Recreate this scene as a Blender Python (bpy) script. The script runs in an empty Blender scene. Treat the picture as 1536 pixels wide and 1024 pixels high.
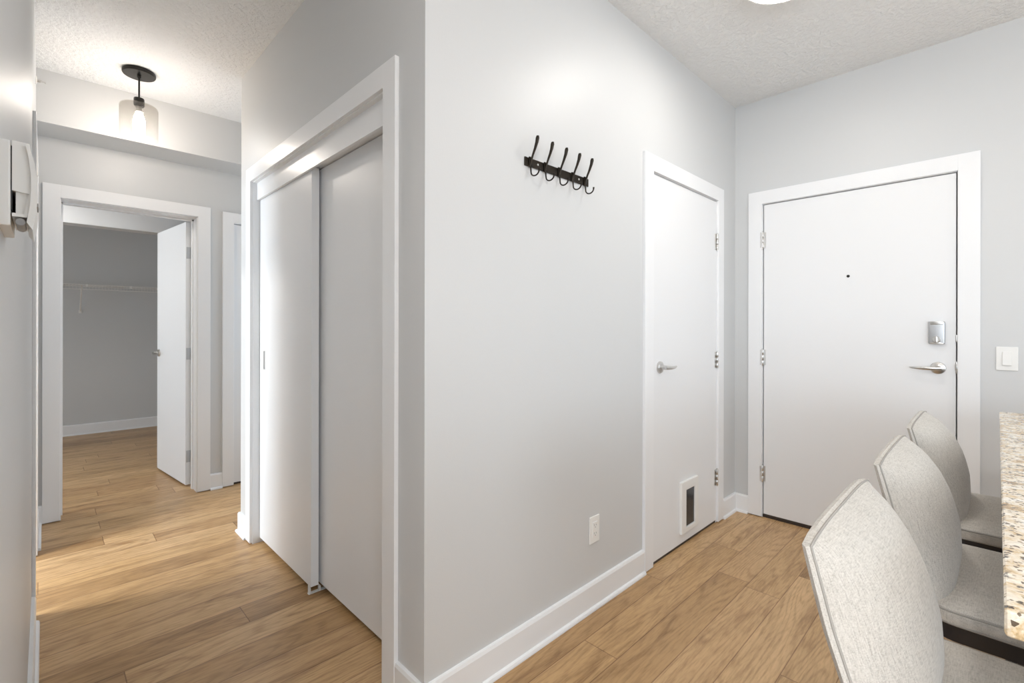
import bpy, bmesh, math, random
from mathutils import Vector, Matrix

random.seed(7)
C = bpy.context.scene.collection
SC = bpy.context.scene
PI = math.pi

# ------------------------------------------------------------------ materials
def new_mat(name):
    m = bpy.data.materials.new(name)
    m.use_nodes = True
    nt = m.node_tree
    b = nt.nodes['Principled BSDF']
    return m, nt, b

def simple(name, col, rough=0.5, metal=0.0, spec=0.5, coat=0.0):
    m, nt, b = new_mat(name)
    b.inputs['Base Color'].default_value = (*col, 1)
    b.inputs['Roughness'].default_value = rough
    b.inputs['Metallic'].default_value = metal
    b.inputs['Specular IOR Level'].default_value = spec
    b.inputs['Coat Weight'].default_value = coat
    return m

def N(nt, typ, **kw):
    n = nt.nodes.new(typ)
    for k, v in kw.items():
        setattr(n, k, v)
    return n

def math_node(nt, op, a, b=None):
    n = nt.nodes.new('ShaderNodeMath'); n.operation = op
    for i, v in enumerate((a, b)):
        if v is None: continue
        if isinstance(v, (int, float)): n.inputs[i].default_value = v
        else: nt.links.new(v, n.inputs[i])
    return n.outputs[0]

def ramp(nt, fac, stops):
    r = nt.nodes.new('ShaderNodeValToRGB')
    els = r.color_ramp.elements
    while len(els) < len(stops): els.new(0.5)
    for e, (p, c) in zip(els, stops):
        e.position = p; e.color = (*c, 1)
    nt.links.new(fac, r.inputs[0])
    return r.outputs[0]

def painted(name, col, rough, bump_scale=0, bump=0.0, vary=0.0):
    """paint with a fine roller or stipple texture"""
    m, nt, b = new_mat(name)
    b.inputs['Roughness'].default_value = rough
    b.inputs['Base Color'].default_value = (*col, 1)
    tc = N(nt, 'ShaderNodeTexCoord')
    if bump:
        nz = N(nt, 'ShaderNodeTexNoise'); nz.inputs['Scale'].default_value = bump_scale
        nz.inputs['Detail'].default_value = 4
        nt.links.new(tc.outputs['Object'], nz.inputs['Vector'])
        bp = N(nt, 'ShaderNodeBump'); bp.inputs['Strength'].default_value = bump
        bp.inputs['Distance'].default_value = 0.004
        nt.links.new(nz.outputs['Fac'], bp.inputs['Height'])
        nt.links.new(bp.outputs['Normal'], b.inputs['Normal'])
    return m

M = {}
M['wall'] = painted('wall_paint', (0.595, 0.605, 0.608), 0.43, 160, 0.05)
M['wall_closet'] = M['wall']
M['trim'] = painted('trim_paint', (0.80, 0.81, 0.82), 0.30)
M['door'] = painted('door_paint', (0.78, 0.79, 0.80), 0.38, 90, 0.02)
M['black'] = simple('black_metal', (0.018, 0.016, 0.014), 0.38, 0.6)
M['bronze'] = simple('dark_bronze', (0.03, 0.024, 0.018), 0.35, 0.8)
M['nickel'] = simple('satin_nickel', (0.62, 0.61, 0.59), 0.28, 1.0)
M['steel'] = simple('brushed_steel', (0.50, 0.51, 0.52), 0.38, 1.0)
M['plastic'] = simple('white_plastic', (0.80, 0.80, 0.78), 0.35)
M['plastic_grey'] = simple('grey_plastic', (0.30, 0.30, 0.30), 0.45)
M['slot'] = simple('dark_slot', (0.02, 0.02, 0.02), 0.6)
M['flap'] = simple('smoked_flap', (0.028, 0.032, 0.038), 0.16, 0.0, 0.5)
M['sweep'] = simple('threshold_and_gap_shade', (0.035, 0.026, 0.022), 0.45)  # threshold colour, also used for strips imitating shade under two doors
M['darkwood'] = simple('dark_navy_frame', (0.010, 0.011, 0.017), 0.35)
M['cabinet'] = painted('cabinet_paint', (0.70, 0.70, 0.69), 0.35)
M['wire'] = simple('white_wire', (0.78, 0.77, 0.75), 0.35)
M['rubber'] = simple('translucent_white_plastic', (0.72, 0.72, 0.70), 0.4)

def mat_ceiling():
    m, nt, b = new_mat('ceiling_stipple')
    b.inputs['Base Color'].default_value = (0.85, 0.865, 0.87, 1)
    b.inputs['Roughness'].default_value = 0.85
    tc = N(nt, 'ShaderNodeTexCoord')
    a = N(nt, 'ShaderNodeTexNoise'); a.inputs['Scale'].default_value = 45; a.inputs['Detail'].default_value = 5
    a.inputs['Roughness'].default_value = 0.6
    nt.links.new(tc.outputs['Object'], a.inputs['Vector'])
    r = ramp(nt, a.outputs['Fac'], [(0.42, (0, 0, 0)), (0.60, (1, 1, 1))])
    bp = N(nt, 'ShaderNodeBump'); bp.inputs['Strength'].default_value = 0.6
    bp.inputs['Distance'].default_value = 0.007
    nt.links.new(r, bp.inputs['Height'])
    nt.links.new(bp.outputs['Normal'], b.inputs['Normal'])
    return m
M['ceiling'] = mat_ceiling()

def mat_floor():
    m, nt, b = new_mat('oak_vinyl_plank')
    W, L = 0.1505, 1.22
    tc = N(nt, 'ShaderNodeTexCoord')
    sp = N(nt, 'ShaderNodeSeparateXYZ'); nt.links.new(tc.outputs['Object'], sp.inputs[0])
    x, y = sp.outputs[0], sp.outputs[1]
    v = math_node(nt, 'DIVIDE', math_node(nt, 'SUBTRACT', y, 0.091), W)
    row = math_node(nt, 'FLOOR', v)
    fv = math_node(nt, 'FRACT', v)
    wn = N(nt, 'ShaderNodeTexWhiteNoise', noise_dimensions='1D'); nt.links.new(row, wn.inputs['W'])
    off = math_node(nt, 'MULTIPLY', wn.outputs['Value'], 7.3)
    u = math_node(nt, 'ADD', math_node(nt, 'DIVIDE', x, L), off)
    col = math_node(nt, 'FLOOR', u)
    fu = math_node(nt, 'FRACT', u)
    cb = N(nt, 'ShaderNodeCombineXYZ'); nt.links.new(row, cb.inputs[0]); nt.links.new(col, cb.inputs[1])
    pid = N(nt, 'ShaderNodeTexWhiteNoise', noise_dimensions='2D'); nt.links.new(cb.outputs[0], pid.inputs['Vector'])
    # per plank offset of the grain
    shift = N(nt, 'ShaderNodeVectorMath', operation='SCALE'); shift.inputs['Scale'].default_value = 23.0
    nt.links.new(pid.outputs['Color'], shift.inputs[0])
    pos = N(nt, 'ShaderNodeVectorMath', operation='ADD')
    nt.links.new(tc.outputs['Object'], pos.inputs[0]); nt.links.new(shift.outputs[0], pos.inputs[1])
    mp = N(nt, 'ShaderNodeMapping'); mp.inputs['Scale'].default_value = (1.3, 9.0, 1.0)
    nt.links.new(pos.outputs[0], mp.inputs['Vector'])
    broad = N(nt, 'ShaderNodeTexNoise'); broad.inputs['Scale'].default_value = 1.6
    broad.inputs['Detail'].default_value = 6; broad.inputs['Roughness'].default_value = 0.62
    broad.inputs['Distortion'].default_value = 0.8
    nt.links.new(mp.outputs[0], broad.inputs['Vector'])
    mp2 = N(nt, 'ShaderNodeMapping'); mp2.inputs['Scale'].default_value = (17.0, 170.0, 1.0)
    nt.links.new(pos.outputs[0], mp2.inputs['Vector'])
    fine = N(nt, 'ShaderNodeTexNoise'); fine.inputs['Scale'].default_value = 1.0
    fine.inputs['Detail'].default_value = 4; fine.inputs['Roughness'].default_value = 0.55
    nt.links.new(mp2.outputs[0], fine.inputs['Vector'])
    # cathedral rings
    mp3 = N(nt, 'ShaderNodeMapping'); mp3.inputs['Scale'].default_value = (0.9, 8.0, 1.0)
    nt.links.new(pos.outputs[0], mp3.inputs['Vector'])
    rg = N(nt, 'ShaderNodeTexNoise'); rg.inputs['Scale'].default_value = 1.0
    rg.inputs['Detail'].default_value = 1.2; rg.inputs['Roughness'].default_value = 0.35; rg.inputs['Distortion'].default_value = 0.25
    nt.links.new(mp3.outputs[0], rg.inputs['Vector'])
    ring = math_node(nt, 'SINE', math_node(nt, 'MULTIPLY', rg.outputs['Fac'], 115.0))
    ring = math_node(nt, 'ADD', math_node(nt, 'MULTIPLY', ring, 0.5), 0.5)
    # pores break the rings up
    ring = math_node(nt, 'ADD', math_node(nt, 'MULTIPLY', ring, 0.6), math_node(nt, 'MULTIPLY', fine.outputs['Fac'], 0.4))
    base = ramp(nt, pid.outputs['Value'], [(0.0, (0.365, 0.218, 0.098)), (0.3, (0.500, 0.318, 0.152)),
                                           (0.65, (0.590, 0.392, 0.205)), (1.0, (0.450, 0.275, 0.130))])
    g1 = ramp(nt, broad.outputs['Fac'], [(0.30, (0.60, 0.53, 0.46)), (0.47, (0.95, 0.94, 0.92)), (0.7, (1.10, 1.10, 1.10))])
    g2 = ramp(nt, fine.outputs['Fac'], [(0.30, (0.84, 0.82, 0.79)), (0.56, (1.03, 1.03, 1.03))])
    g3 = ramp(nt, ring, [(0.12, (0.80, 0.765, 0.72)), (0.42, (1.0, 1.0, 1.0)), (0.8, (1.03, 1.03, 1.03))])
    def mul(a, bb, f=1.0):
        n = N(nt, 'ShaderNodeMix', data_type='RGBA', blend_type='MULTIPLY')
        n.inputs[0].default_value = f
        nt.links.new(a, n.inputs[6]); nt.links.new(bb, n.inputs[7])
        return n.outputs[2]
    colr = mul(mul(mul(base, g1), g2), g3)
    # seams
    ev = math_node(nt, 'MINIMUM', fv, math_node(nt, 'SUBTRACT', 1.0, fv))
    ev = math_node(nt, 'MULTIPLY', ev, W)
    eu = math_node(nt, 'MINIMUM', fu, math_node(nt, 'SUBTRACT', 1.0, fu))
    eu = math_node(nt, 'MULTIPLY', eu, L)
    e = math_node(nt, 'MINIMUM', ev, eu)
    seam = ramp(nt, math_node(nt, 'DIVIDE', e, 0.003), [(0.25, (0.50, 0.42, 0.36)), (0.85, (1, 1, 1))])
    colr = mul(colr, seam)
    nt.links.new(colr, b.inputs['Base Color'])
    rr = ramp(nt, fine.outputs['Fac'], [(0.3, (0.42,) * 3), (0.7, (0.31,) * 3)])
    nt.links.new(rr, b.inputs['Roughness'])
    bp = N(nt, 'ShaderNodeBump'); bp.inputs['Strength'].default_value = 0.25; bp.inputs['Distance'].default_value = 0.002
    sv = ramp(nt, math_node(nt, 'DIVIDE', e, 0.004), [(0.1, (0, 0, 0)), (0.9, (1, 1, 1))])
    bh = math_node(nt, 'ADD', sv, math_node(nt, 'MULTIPLY', fine.outputs['Fac'], 0.25))
    nt.links.new(bh, bp.inputs['Height']); nt.links.new(bp.outputs['Normal'], b.inputs['Normal'])
    return m
M['floor'] = mat_floor()

def mat_fabric():
    m, nt, b = new_mat('linen_weave')
    tc = N(nt, 'ShaderNodeTexCoord')
    def nz(scale, mapping, detail=3):
        mp = N(nt, 'ShaderNodeMapping'); mp.inputs['Scale'].default_value = mapping
        nt.links.new(tc.outputs['Object'], mp.inputs['Vector'])
        n = N(nt, 'ShaderNodeTexNoise'); n.inputs['Scale'].default_value = scale; n.inputs['Detail'].default_value = detail
        nt.links.new(mp.outputs[0], n.inputs['Vector'])
        return n.outputs['Fac']
    a = nz(60, (14, 1.2, 1.2)); c = nz(60, (1.2, 9, 9)); d = nz(9, (1, 1, 1), 2)
    s = math_node(nt, 'ADD', math_node(nt, 'MULTIPLY', a, 0.45), math_node(nt, 'MULTIPLY', c, 0.45))
    s = math_node(nt, 'ADD', s, math_node(nt, 'MULTIPLY', d, 0.12))
    col = ramp(nt, s, [(0.34, (0.32, 0.30, 0.272)), (0.50, (0.47, 0.445, 0.405)), (0.68, (0.575, 0.55, 0.505))])
    nt.links.new(col, b.inputs['Base Color'])
    b.inputs['Roughness'].default_value = 0.92
    b.inputs['Specular IOR Level'].default_value = 0.15
    b.inputs['Sheen Weight'].default_value = 0.15
    bp = N(nt, 'ShaderNodeBump'); bp.inputs['Strength'].default_value = 0.35; bp.inputs['Distance'].default_value = 0.001
    nt.links.new(s, bp.inputs['Height']); nt.links.new(bp.outputs['Normal'], b.inputs['Normal'])
    return m
M['fabric'] = mat_fabric()
M['piping'] = simple('linen_piping', (0.33, 0.315, 0.29), 0.95, 0, 0.1)

def mat_granite():
    m, nt, b = new_mat('beige_granite')
    tc = N(nt, 'ShaderNodeTexCoord')
    n1 = N(nt, 'ShaderNodeTexNoise'); n1.inputs['Scale'].default_value = 26; n1.inputs['Detail'].default_value = 6
    n1.inputs['Roughness'].default_value = 0.7; n1.inputs['Distortion'].default_value = 0.6
    n2 = N(nt, 'ShaderNodeTexVoronoi'); n2.inputs['Scale'].default_value = 210
    n3 = N(nt, 'ShaderNodeTexNoise'); n3.inputs['Scale'].default_value = 85; n3.inputs['Detail'].default_value = 3
    for n in (n1, n2, n3): nt.links.new(tc.outputs['Object'], n.inputs['Vector'])
    base = ramp(nt, n1.outputs['Fac'], [(0.30, (0.30, 0.19, 0.09)), (0.42, (0.62, 0.47, 0.28)), (0.52, (0.78, 0.70, 0.57)), (0.66, (0.86, 0.83, 0.77))])
    sc = N(nt, 'ShaderNodeSeparateColor'); nt.links.new(n2.outputs['Color'], sc.inputs[0])
    fl = ramp(nt, sc.outputs[0], [(0.0, (0.12, 0.10, 0.09)), (0.10, (0.30, 0.26, 0.22)), (0.16, (0.85, 0.83, 0.80)), (1.0, (1, 1, 1))])
    dk = ramp(nt, n3.outputs['Fac'], [(0.30, (0.10, 0.09, 0.09)), (0.42, (1, 1, 1))])
    def mul(a, bb):
        n = N(nt, 'ShaderNodeMix', data_type='RGBA', blend_type='MULTIPLY'); n.inputs[0].default_value = 1
        nt.links.new(a, n.inputs[6]); nt.links.new(bb, n.inputs[7]); return n.outputs[2]
    nt.links.new(mul(mul(base, fl), dk), b.inputs['Base Color'])
    b.inputs['Roughness'].default_value = 0.16
    return m
M['granite'] = mat_granite()

def mat_smoke_glass():
    """smoked glass cylinder, tinted towards its top"""
    m, nt, b = new_mat('smoked_glass_shade')
    nt.nodes.remove(b)
    out = nt.nodes['Material Output']
    tc = N(nt, 'ShaderNodeTexCoord'); sp = N(nt, 'ShaderNodeSeparateXYZ')
    nt.links.new(tc.outputs['Generated'], sp.inputs[0])
    tint = ramp(nt, sp.outputs[2], [(0.0, (0.99, 0.99, 0.985)), (0.35, (0.97, 0.965, 0.955)), (1.0, (0.90, 0.885, 0.865))])
    tr = N(nt, 'ShaderNodeBsdfTransparent'); nt.links.new(tint, tr.inputs[0])
    gl = N(nt, 'ShaderNodeBsdfGlossy'); gl.inputs['Roughness'].default_value = 0.03
    lw = N(nt, 'ShaderNodeLayerWeight'); lw.inputs['Blend'].default_value = 0.5
    fr = math_node(nt, 'ADD', math_node(nt, 'MULTIPLY', math_node(nt, 'POWER', lw.outputs['Facing'], 4.0), 0.22), 0.03)
    mx = N(nt, 'ShaderNodeMixShader')
    nt.links.new(fr, mx.inputs[0]); nt.links.new(tr.outputs[0], mx.inputs[1]); nt.links.new(gl.outputs[0], mx.inputs[2])
    nt.links.new(mx.outputs[0], out.inputs['Surface'])
    return m
M['smoke'] = mat_smoke_glass()

def emit(name, col, strength):
    m, nt, b = new_mat(name)
    b.inputs['Base Color'].default_value = (0.9, 0.9, 0.9, 1)
    b.inputs['Emission Color'].default_value = (*col, 1)
    b.inputs['Emission Strength'].default_value = strength
    return m
M['bulb'] = emit('warm_bulb', (1.0, 0.91, 0.83), 150)
M['diffuser'] = emit('lamp_diffuser', (1.0, 0.95, 0.89), 33)
M['diffuser_side'] = emit('side_room_lamp_diffuser', (1.0, 0.97, 0.93), 120)
M['diffuser_soft'] = emit('bedroom_fill_diffuser', (1.0, 0.95, 0.89), 42)
M['diffuser_bright'] = emit('living_lamp_diffuser', (1.0, 0.95, 0.91), 105)
M['sky'] = None

# ------------------------------------------------------------------ mesh helpers
def bx(bm, x0, x1, y0, y1, z0, z1, bev=0.0, seg=2):
    r = bmesh.ops.create_cube(bm, size=1.0)
    vs = r['verts']
    for v in vs:
        v.co = Vector(((x0 + x1) / 2 + v.co.x * (x1 - x0), (y0 + y1) / 2 + v.co.y * (y1 - y0), (z0 + z1) / 2 + v.co.z * (z1 - z0)))
    if bev:
        es = list({e for v in vs for e in v.link_edges})
        bmesh.ops.bevel(bm, geom=es, offset=bev, segments=seg, affect='EDGES', profile=0.6)
    return bm

def box(x0, x1, y0, y1, z0, z1, bev=0.0, seg=2):
    return bx(bmesh.new(), x0, x1, y0, y1, z0, z1, bev, seg)

def lathe(bm, prof, seg=48, mat=None, cap=True):
    """prof: list of (r, z) revolved about z, then transformed"""
    rings = []
    for r, z in prof:
        ring = []
        for i in range(seg):
            a = 2 * PI * i / seg
            ring.append(bm.verts.new((r * math.cos(a), r * math.sin(a), z)))
        rings.append(ring)
    for a, b in zip(rings, rings[1:]):
        for i in range(seg):
            j = (i + 1) % seg
            bm.faces.new((a[i], a[j], b[j], b[i]))
    if cap:
        bm.faces.new(list(reversed(rings[0]))); bm.faces.new(rings[-1])
    vs = [v for r in rings for v in r]
    if mat is not None:
        bmesh.ops.transform(bm, matrix=mat, verts=vs)
    return bm

def tube(bm, pts, rad, seg=8, closed=False, flat=None):
    """sweep a circle (or ellipse, with per point radii) along pts"""
    pts = [Vector(p) for p in pts]
    n = len(pts)
    rads = rad if isinstance(rad, (list, tuple)) else [rad] * n
    rings = []
    up = None
    for i, p in enumerate(pts):
        if closed:
            t = pts[(i + 1) % n] - pts[i - 1]
        else:
            t = pts[min(i + 1, n - 1)] - pts[max(i - 1, 0)]
        t.normalize()
        if up is None:
            up = Vector((0, 0, 1)) if abs(t.z) < 0.9 else Vector((1, 0, 0))
        s = t.cross(up)
        if s.length < 1e-6:
            s = t.cross(Vector((1, 0, 0)))
        s.normalize()
        up = s.cross(t).normalized()
        r = rads[i]
        ra, rb = (r if isinstance(r, tuple) else (r, r))
        rings.append([bm.verts.new(p + s * (ra * math.cos(2 * PI * k / seg)) + up * (rb * math.sin(2 * PI * k / seg))) for k in range(seg)])
    rng = range(n) if closed else range(n - 1)
    for i in rng:
        a, b = rings[i], rings[(i + 1) % n]
        for k in range(seg):
            l = (k + 1) % seg
            bm.faces.new((a[k], a[l], b[l], b[k]))
    if not closed:
        bm.faces.new(list(reversed(rings[0]))); bm.faces.new(rings[-1])
    return bm

def obj(name, bm, mat, parent=None, smooth=False, loc=None):
    bmesh.ops.recalc_face_normals(bm, faces=bm.faces)
    me = bpy.data.meshes.new(name)
    bm.to_mesh(me); bm.free()
    me.materials.append(mat)
    o = bpy.data.objects.new(name, me)
    C.objects.link(o)
    if smooth:
        for p in me.polygons: p.use_smooth = True
        try:
            me.set_sharp_from_angle(angle=math.radians(40))
        except Exception:
            pass
    if parent: o.parent = parent
    if loc: o.location = loc
    return o

def tag(o, label, cat=None, group=None, kind=None):
    o['label'] = label
    if cat: o['category'] = cat
    if group: o['group'] = group
    if kind: o['kind'] = kind
    return o

def thing(name, loc, label, cat, group=None, kind=None, rotz=0):
    o = bpy.data.objects.new(name, None); C.objects.link(o)
    o.empty_display_size = 0.1
    o.location = loc; o.rotation_euler = (0, 0, rotz)
    return tag(o, label, cat, group, kind)

def struct(name, bm, mat, label, cat):
    return tag(obj(name, bm, mat), label, cat, kind='structure')

def copy_tree(o, parent=None):
    c = o.copy(); C.objects.link(c)
    if parent is not None: c.parent = parent
    for ch in list(o.children): copy_tree(ch, c)
    return c

# ------------------------------------------------------------------ room dimensions (metres, camera over the origin)
H = 2.74
YH = 1.255          # wall with the coat hooks faces -y
XC = 0.8485         # closet wall faces -x
XE = 3.363          # entry wall faces -x
YF = 4.192          # end wall of the hall faces -y
XL = -0.038         # left wall faces +x
YCE = 3.209         # far corner of the closet wall
ZS = 2.434          # underside of bulkhead
TH = 0.012          # casing thickness over the wall

def wall_along_x(y0, y1, x0, x1, openings=(), z1=H):
    bm = bmesh.new(); x = x0
    for a, b, za, zb in sorted(openings):
        bx(bm, x, a, y0, y1, 0, z1)
        if za > 0: bx(bm, a, b, y0, y1, 0, za)
        bx(bm, a, b, y0, y1, zb, z1)
        x = b
    bx(bm, x, x1, y0, y1, 0, z1)
    return bm

def wall_along_y(x0, x1, y0, y1, openings=(), z1=H):
    bm = bmesh.new(); y = y0
    for a, b, za, zb in sorted(openings):
        bx(bm, x0, x1, y, a, 0, z1)
        if za > 0: bx(bm, x0, x1, a, b, 0, za)
        bx(bm, x0, x1, a, b, zb, z1)
        y = b
    bx(bm, x0, x1, y, y1, 0, z1)
    return bm

struct('floor', box(-3.3, 3.6, -4.62, 7.6, -0.1, 0.0), M['floor'], 'oak plank floor running through the hall, entry and rooms', 'floor')
struct('ceiling', box(-3.3, 3.6, -4.62, 7.6, H, H + 0.12), M['ceiling'], 'white stippled ceiling over the entry and hall', 'ceiling')
struct('ceiling_soffit', box(XL, 2.3, 3.9, YF, ZS, H), M['wall'], 'grey painted bulkhead above the bedroom doorway', 'bulkhead')

# openings
D2 = (2.240, 3.055, 0, 2.047)       # pet-flap door
D1 = (0.142, 1.080, 0, 2.050)       # entry door
DC = (1.490, 2.980, 0, 2.067)       # closet sliders
DB = (0.070, 0.815, 0, 2.060)       # doorway at the end of the hall
DH = (1.055, 1.820, 0, 2.050)       # door beside it
DL = (2.885, 3.620, 0, 2.050)       # opening in left wall
struct('wall_center', wall_along_x(YH, YH + 0.12, XC, XE, [D2]), M['wall'], 'pale grey wall that carries the coat hooks and pet flap door', 'wall')
struct('wall_closet', wall_along_y(XC, XC + 0.12, YH + 0.12, YCE, [DC]), M['wall'], 'grey hall wall around the sliding closet doors', 'wall')
struct('wall_right', wall_along_y(XE, XE + 0.14, -4.5, 3.209, [(-3.6, -1.6, 0.9, 2.3), D1]), M['wall'], 'pale grey wall around the entry door', 'wall')
struct('wall_hall_end', wall_along_x(YF, YF + 0.19, -3.2, 2.3, [DB, DH]), M['wall'], 'grey wall at the end of the hall around the open doorway', 'wall')
struct('wall_left', wall_along_y(XL - 0.12, XL, 0.30, YF, [DL]), M['wall'], 'pale wall along the left edge, seen almost edge-on', 'wall')
struct('wall_hall_side', box(XC + 0.12, XE, YCE - 0.12, YCE, 0, H), M['wall'], 'back side of closet block facing the far hall', 'wall')
struct('wall_light_seal', box(XE + 0.14, XE + 0.22, -0.2, 1.5, 0, H), M['wall'], 'unseen panel added behind the entry door to block stray light', 'wall')  # added flush behind the door so no sky light leaks through its gaps
struct('wall_closet_back', box(1.6, 1.7, YH + 0.12, YCE - 0.12, 0, H), M['wall'], 'rear wall inside the sliding door closet', 'wall')
struct('wall_hall_right', wall_along_y(2.3, 2.42, YCE, YF + 0.19, [(3.35, 4.10, 0.5, 2.2)]), M['wall'], 'wall closing the right branch of the hall', 'wall')
struct('wall_living', box(-3.2, XL - 0.12, 0.30, 0.42, 0, H), M['wall'], 'living room wall left of the hall', 'wall')
struct('wall_back', wall_along_x(-4.62, -4.5, -3.2, XE + 0.14, [(-2.4, -0.8, 0.7, 2.3), (0.7, 3.0, 0.35, 2.35)]), M['wall'], 'living room wall with the windows, behind the viewer', 'wall')
struct('wall_west', wall_along_y(-3.32, -3.2, -4.62, 7.5, [(-3.4, -0.6, 0.25, 2.35), (2.6, 3.9, 0.5, 2.2), (4.42, 5.36, 0.6, 2.2)]), M['wall'], 'outer wall of the bedrooms on the left', 'wall')
struct('wall_bedroom', box(1.6, 1.72, YF + 0.19, 7.49, 0, H), M['wall'], 'right wall of the bedroom beyond the doorway', 'wall')
struct('wall_bedroom_back', box(-3.2, 1.6, 7.366, 7.49, 0, H), M['wall'], 'grey back wall of the walk-in closet behind the wire shelf', 'wall')
struct('wall_closet_front', wall_along_x(5.40, 5.54, -3.2, 1.6, [(-2.4, 1.32, 0, 2.10)]), M['wall'], 'bedroom wall with the wide opening into the walk-in closet', 'wall')
struct('wall_closet_side', box(-3.0, -2.88, 5.54, 7.366, 0, H), M['wall'], 'left side wall of the walk-in closet', 'wall')
struct('ceiling_bedroom', box(-3.2, 1.6, YF + 0.19, 7.366, 2.44, 2.50), M['ceiling'], 'lower ceiling of the bedroom beyond the doorway', 'ceiling')
struct('ceiling_bathroom', box(-3.2, XL - 0.12, 0.42, YF, 2.50, 2.56), M['ceiling'], 'lower ceiling of the room left of the hall', 'ceiling')

# ---- casings (front face sits TH beyond the wall)
GAP = 0.006
def casing_x(name, yw, sgn, op, w, label, top=None, depth=None):
    """flat casing on a wall along x. sgn -1: room is at -y"""
    a, b, _, zt = op
    bm = bmesh.new()
    y0, y1 = sorted((yw, yw + sgn * TH))
    t = top or zt + w
    bx(bm, a - w, a, y0, y1, GAP, t, 0.002)
    bx(bm, b, b + w, y0, y1, GAP, t, 0.002)
    bx(bm, a - 0.001, b + 0.001, y0, y1, zt, t, 0.002)
    return struct(name, bm, M['trim'], label, 'door casing')
def casing_y(name, xw, sgn, op, w, label):
    a, b, _, zt = op
    bm = bmesh.new()
    x0, x1 = sorted((xw, xw + sgn * TH))
    bx(bm, x0, x1, a - w, a, GAP, zt + w, 0.002)
    bx(bm, x0, x1, b, b + w, GAP, zt + w, 0.002)
    bx(bm, x0, x1, a - 0.001, b + 0.001, zt, zt + w, 0.002)
    return struct(name, bm, M['trim'], label, 'door casing')
TH = 0.016
casing_x('trim_1', YH, -1, D2, 0.084, 'white flat casing around the door with the pet flap')
casing_y('trim_2', XE, -1, D1, 0.083, 'white flat casing around the entry door')
casing_y('trim_3', XC, -1, DC, 0.082, 'white flat casing around the sliding closet doors')
casing_x('trim_4', YF, -1, DB, 0.082, 'white flat casing around the open doorway at hall end')
casing_x('trim_5', YF, -1, DH, 0.078, 'white casing beside open doorway, mostly behind closet corner')
TH = 0.012
casing_y('trim_6', XL, 1, DL, 0.085, 'white casing on left wall, seen edge-on')
TH = 0.016
casing_x('trim_7', 5.40, -1, (-2.4, 1.32, 0, 2.10), 0.16, 'white header board over the walk-in closet opening')
# jamb linings
def lining_x(name, y0, y1, op, label, t=0.002):
    a, b, _, zt = op
    bm = bmesh.new()
    bx(bm, a - 0.001, a + t, y0, y1, 0.0, zt); bx(bm, b - t, b + 0.001, y0, y1, 0.0, zt); bx(bm, a, b, y0, y1, zt - t, zt + 0.001)
    return struct(name, bm, M['trim'], label, 'door jamb')
def lining_y(name, x0, x1, op, label, t=0.002):
    a, b, _, zt = op
    bm = bmesh.new()
    bx(bm, x0, x1, a - 0.001, a + t, 0.0, zt); bx(bm, x0, x1, b - t, b + 0.001, 0.0, zt); bx(bm, x0, x1, a, b, zt - t, zt + 0.001)
    return struct(name, bm, M['trim'], label, 'door jamb')
lining_x('trim_8', YH - 0.001, YH + 0.119, D2, 'white jamb of the pet flap door')
lining_y('trim_9', XE - 0.001, XE + 0.139, D1, 'white jamb of the entry door')
lining_y('trim_10', XC - 0.001, XC + 0.119, DC, 'white jamb lining the sliding closet opening', 0.004)
bm = bmesh.new()
a, b, _, zt = DB
bx(bm, a - 0.001, a + 0.004, YF - 0.001, YF + 0.191, 0, zt); bx(bm, b - 0.004, b + 0.001, YF - 0.001, YF + 0.191, 0, zt)
bx(bm, a, b, YF - 0.001, YF + 0.191, zt - 0.004, zt + 0.001)
bx(bm, a, a + 0.014, YF + 0.11, YF + 0.148, 0, zt); bx(bm, b - 0.014, b, YF + 0.11, YF + 0.148, 0, zt)
bx(bm, a, b, YF + 0.11, YF + 0.148, zt - 0.014, zt)
struct('trim_11', bm, M['trim'], 'white jamb with door stop in the open doorway at hall end', 'door jamb')
lining_y('trim_12', XL - 0.121, XL + 0.001, DL, 'white jamb of the opening in the left wall')
lining_x('trim_13', YF - 0.001, YF + 0.189, DH, 'white jamb of the door beside the open doorway')
# fascia that hides the sliding track
struct('trim_14', box(0.868, 0.880, DC[0] + 0.003, DC[1] - 0.003, 1.966, 2.064, 0.001), M['trim'], 'white fascia board hiding the closet door track', 'fascia')

# ---- baseboards with quarter round
PROF = [(0, 0), (0.025, 0), (0.025, 0.006), (0.022, 0.013), (0.014, 0.017), (0.014, 0.108), (0.010, 0.118), (0, 0.120)]
def base_run(bm, p0, p1, nrm, m0=0, m1=0):
    """m0/m1: mitre (+1 outside corner, -1 inside corner)"""
    p0, p1, nrm = Vector((*p0, 0)), Vector((*p1, 0)), Vector((*nrm, 0))
    d = (p1 - p0).normalized()
    A = [bm.verts.new(p0 + nrm * n + Vector((0, 0, z)) - d * (n * m0)) for n, z in PROF]
    B = [bm.verts.new(p1 + nrm * n + Vector((0, 0, z)) + d * (n * m1)) for n, z in PROF]
    k = len(PROF)
    for i in range(k):
        j = (i + 1) % k
        bm.faces.new((A[i], A[j], B[j], B[i]))
    bm.faces.new(list(reversed(A))); bm.faces.new(B)
def baseboard(name, runs, label):
    bm = bmesh.new()
    for r in runs: base_run(bm, *r)
    return struct(name, bm, M['trim'], label, 'baseboard')
baseboard('baseboard_center', [((XC, YH), (2.156, YH), (0, -1), 1, 0), ((3.139, YH), (XE, YH), (0, -1), 0, -1)], 'white baseboard under the coat hook wall')
baseboard('baseboard_closet', [((XC, YH), (XC, 1.408), (-1, 0), 1, 0), ((XC, 3.062), (XC, YCE), (-1, 0), 0, 1)], 'white baseboard beside the sliding closet doors')
baseboard('baseboard_hall_side', [((XC, YCE), (2.3, YCE), (0, 1), 1, 0)], 'white baseboard wrapping the far closet corner')
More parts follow.
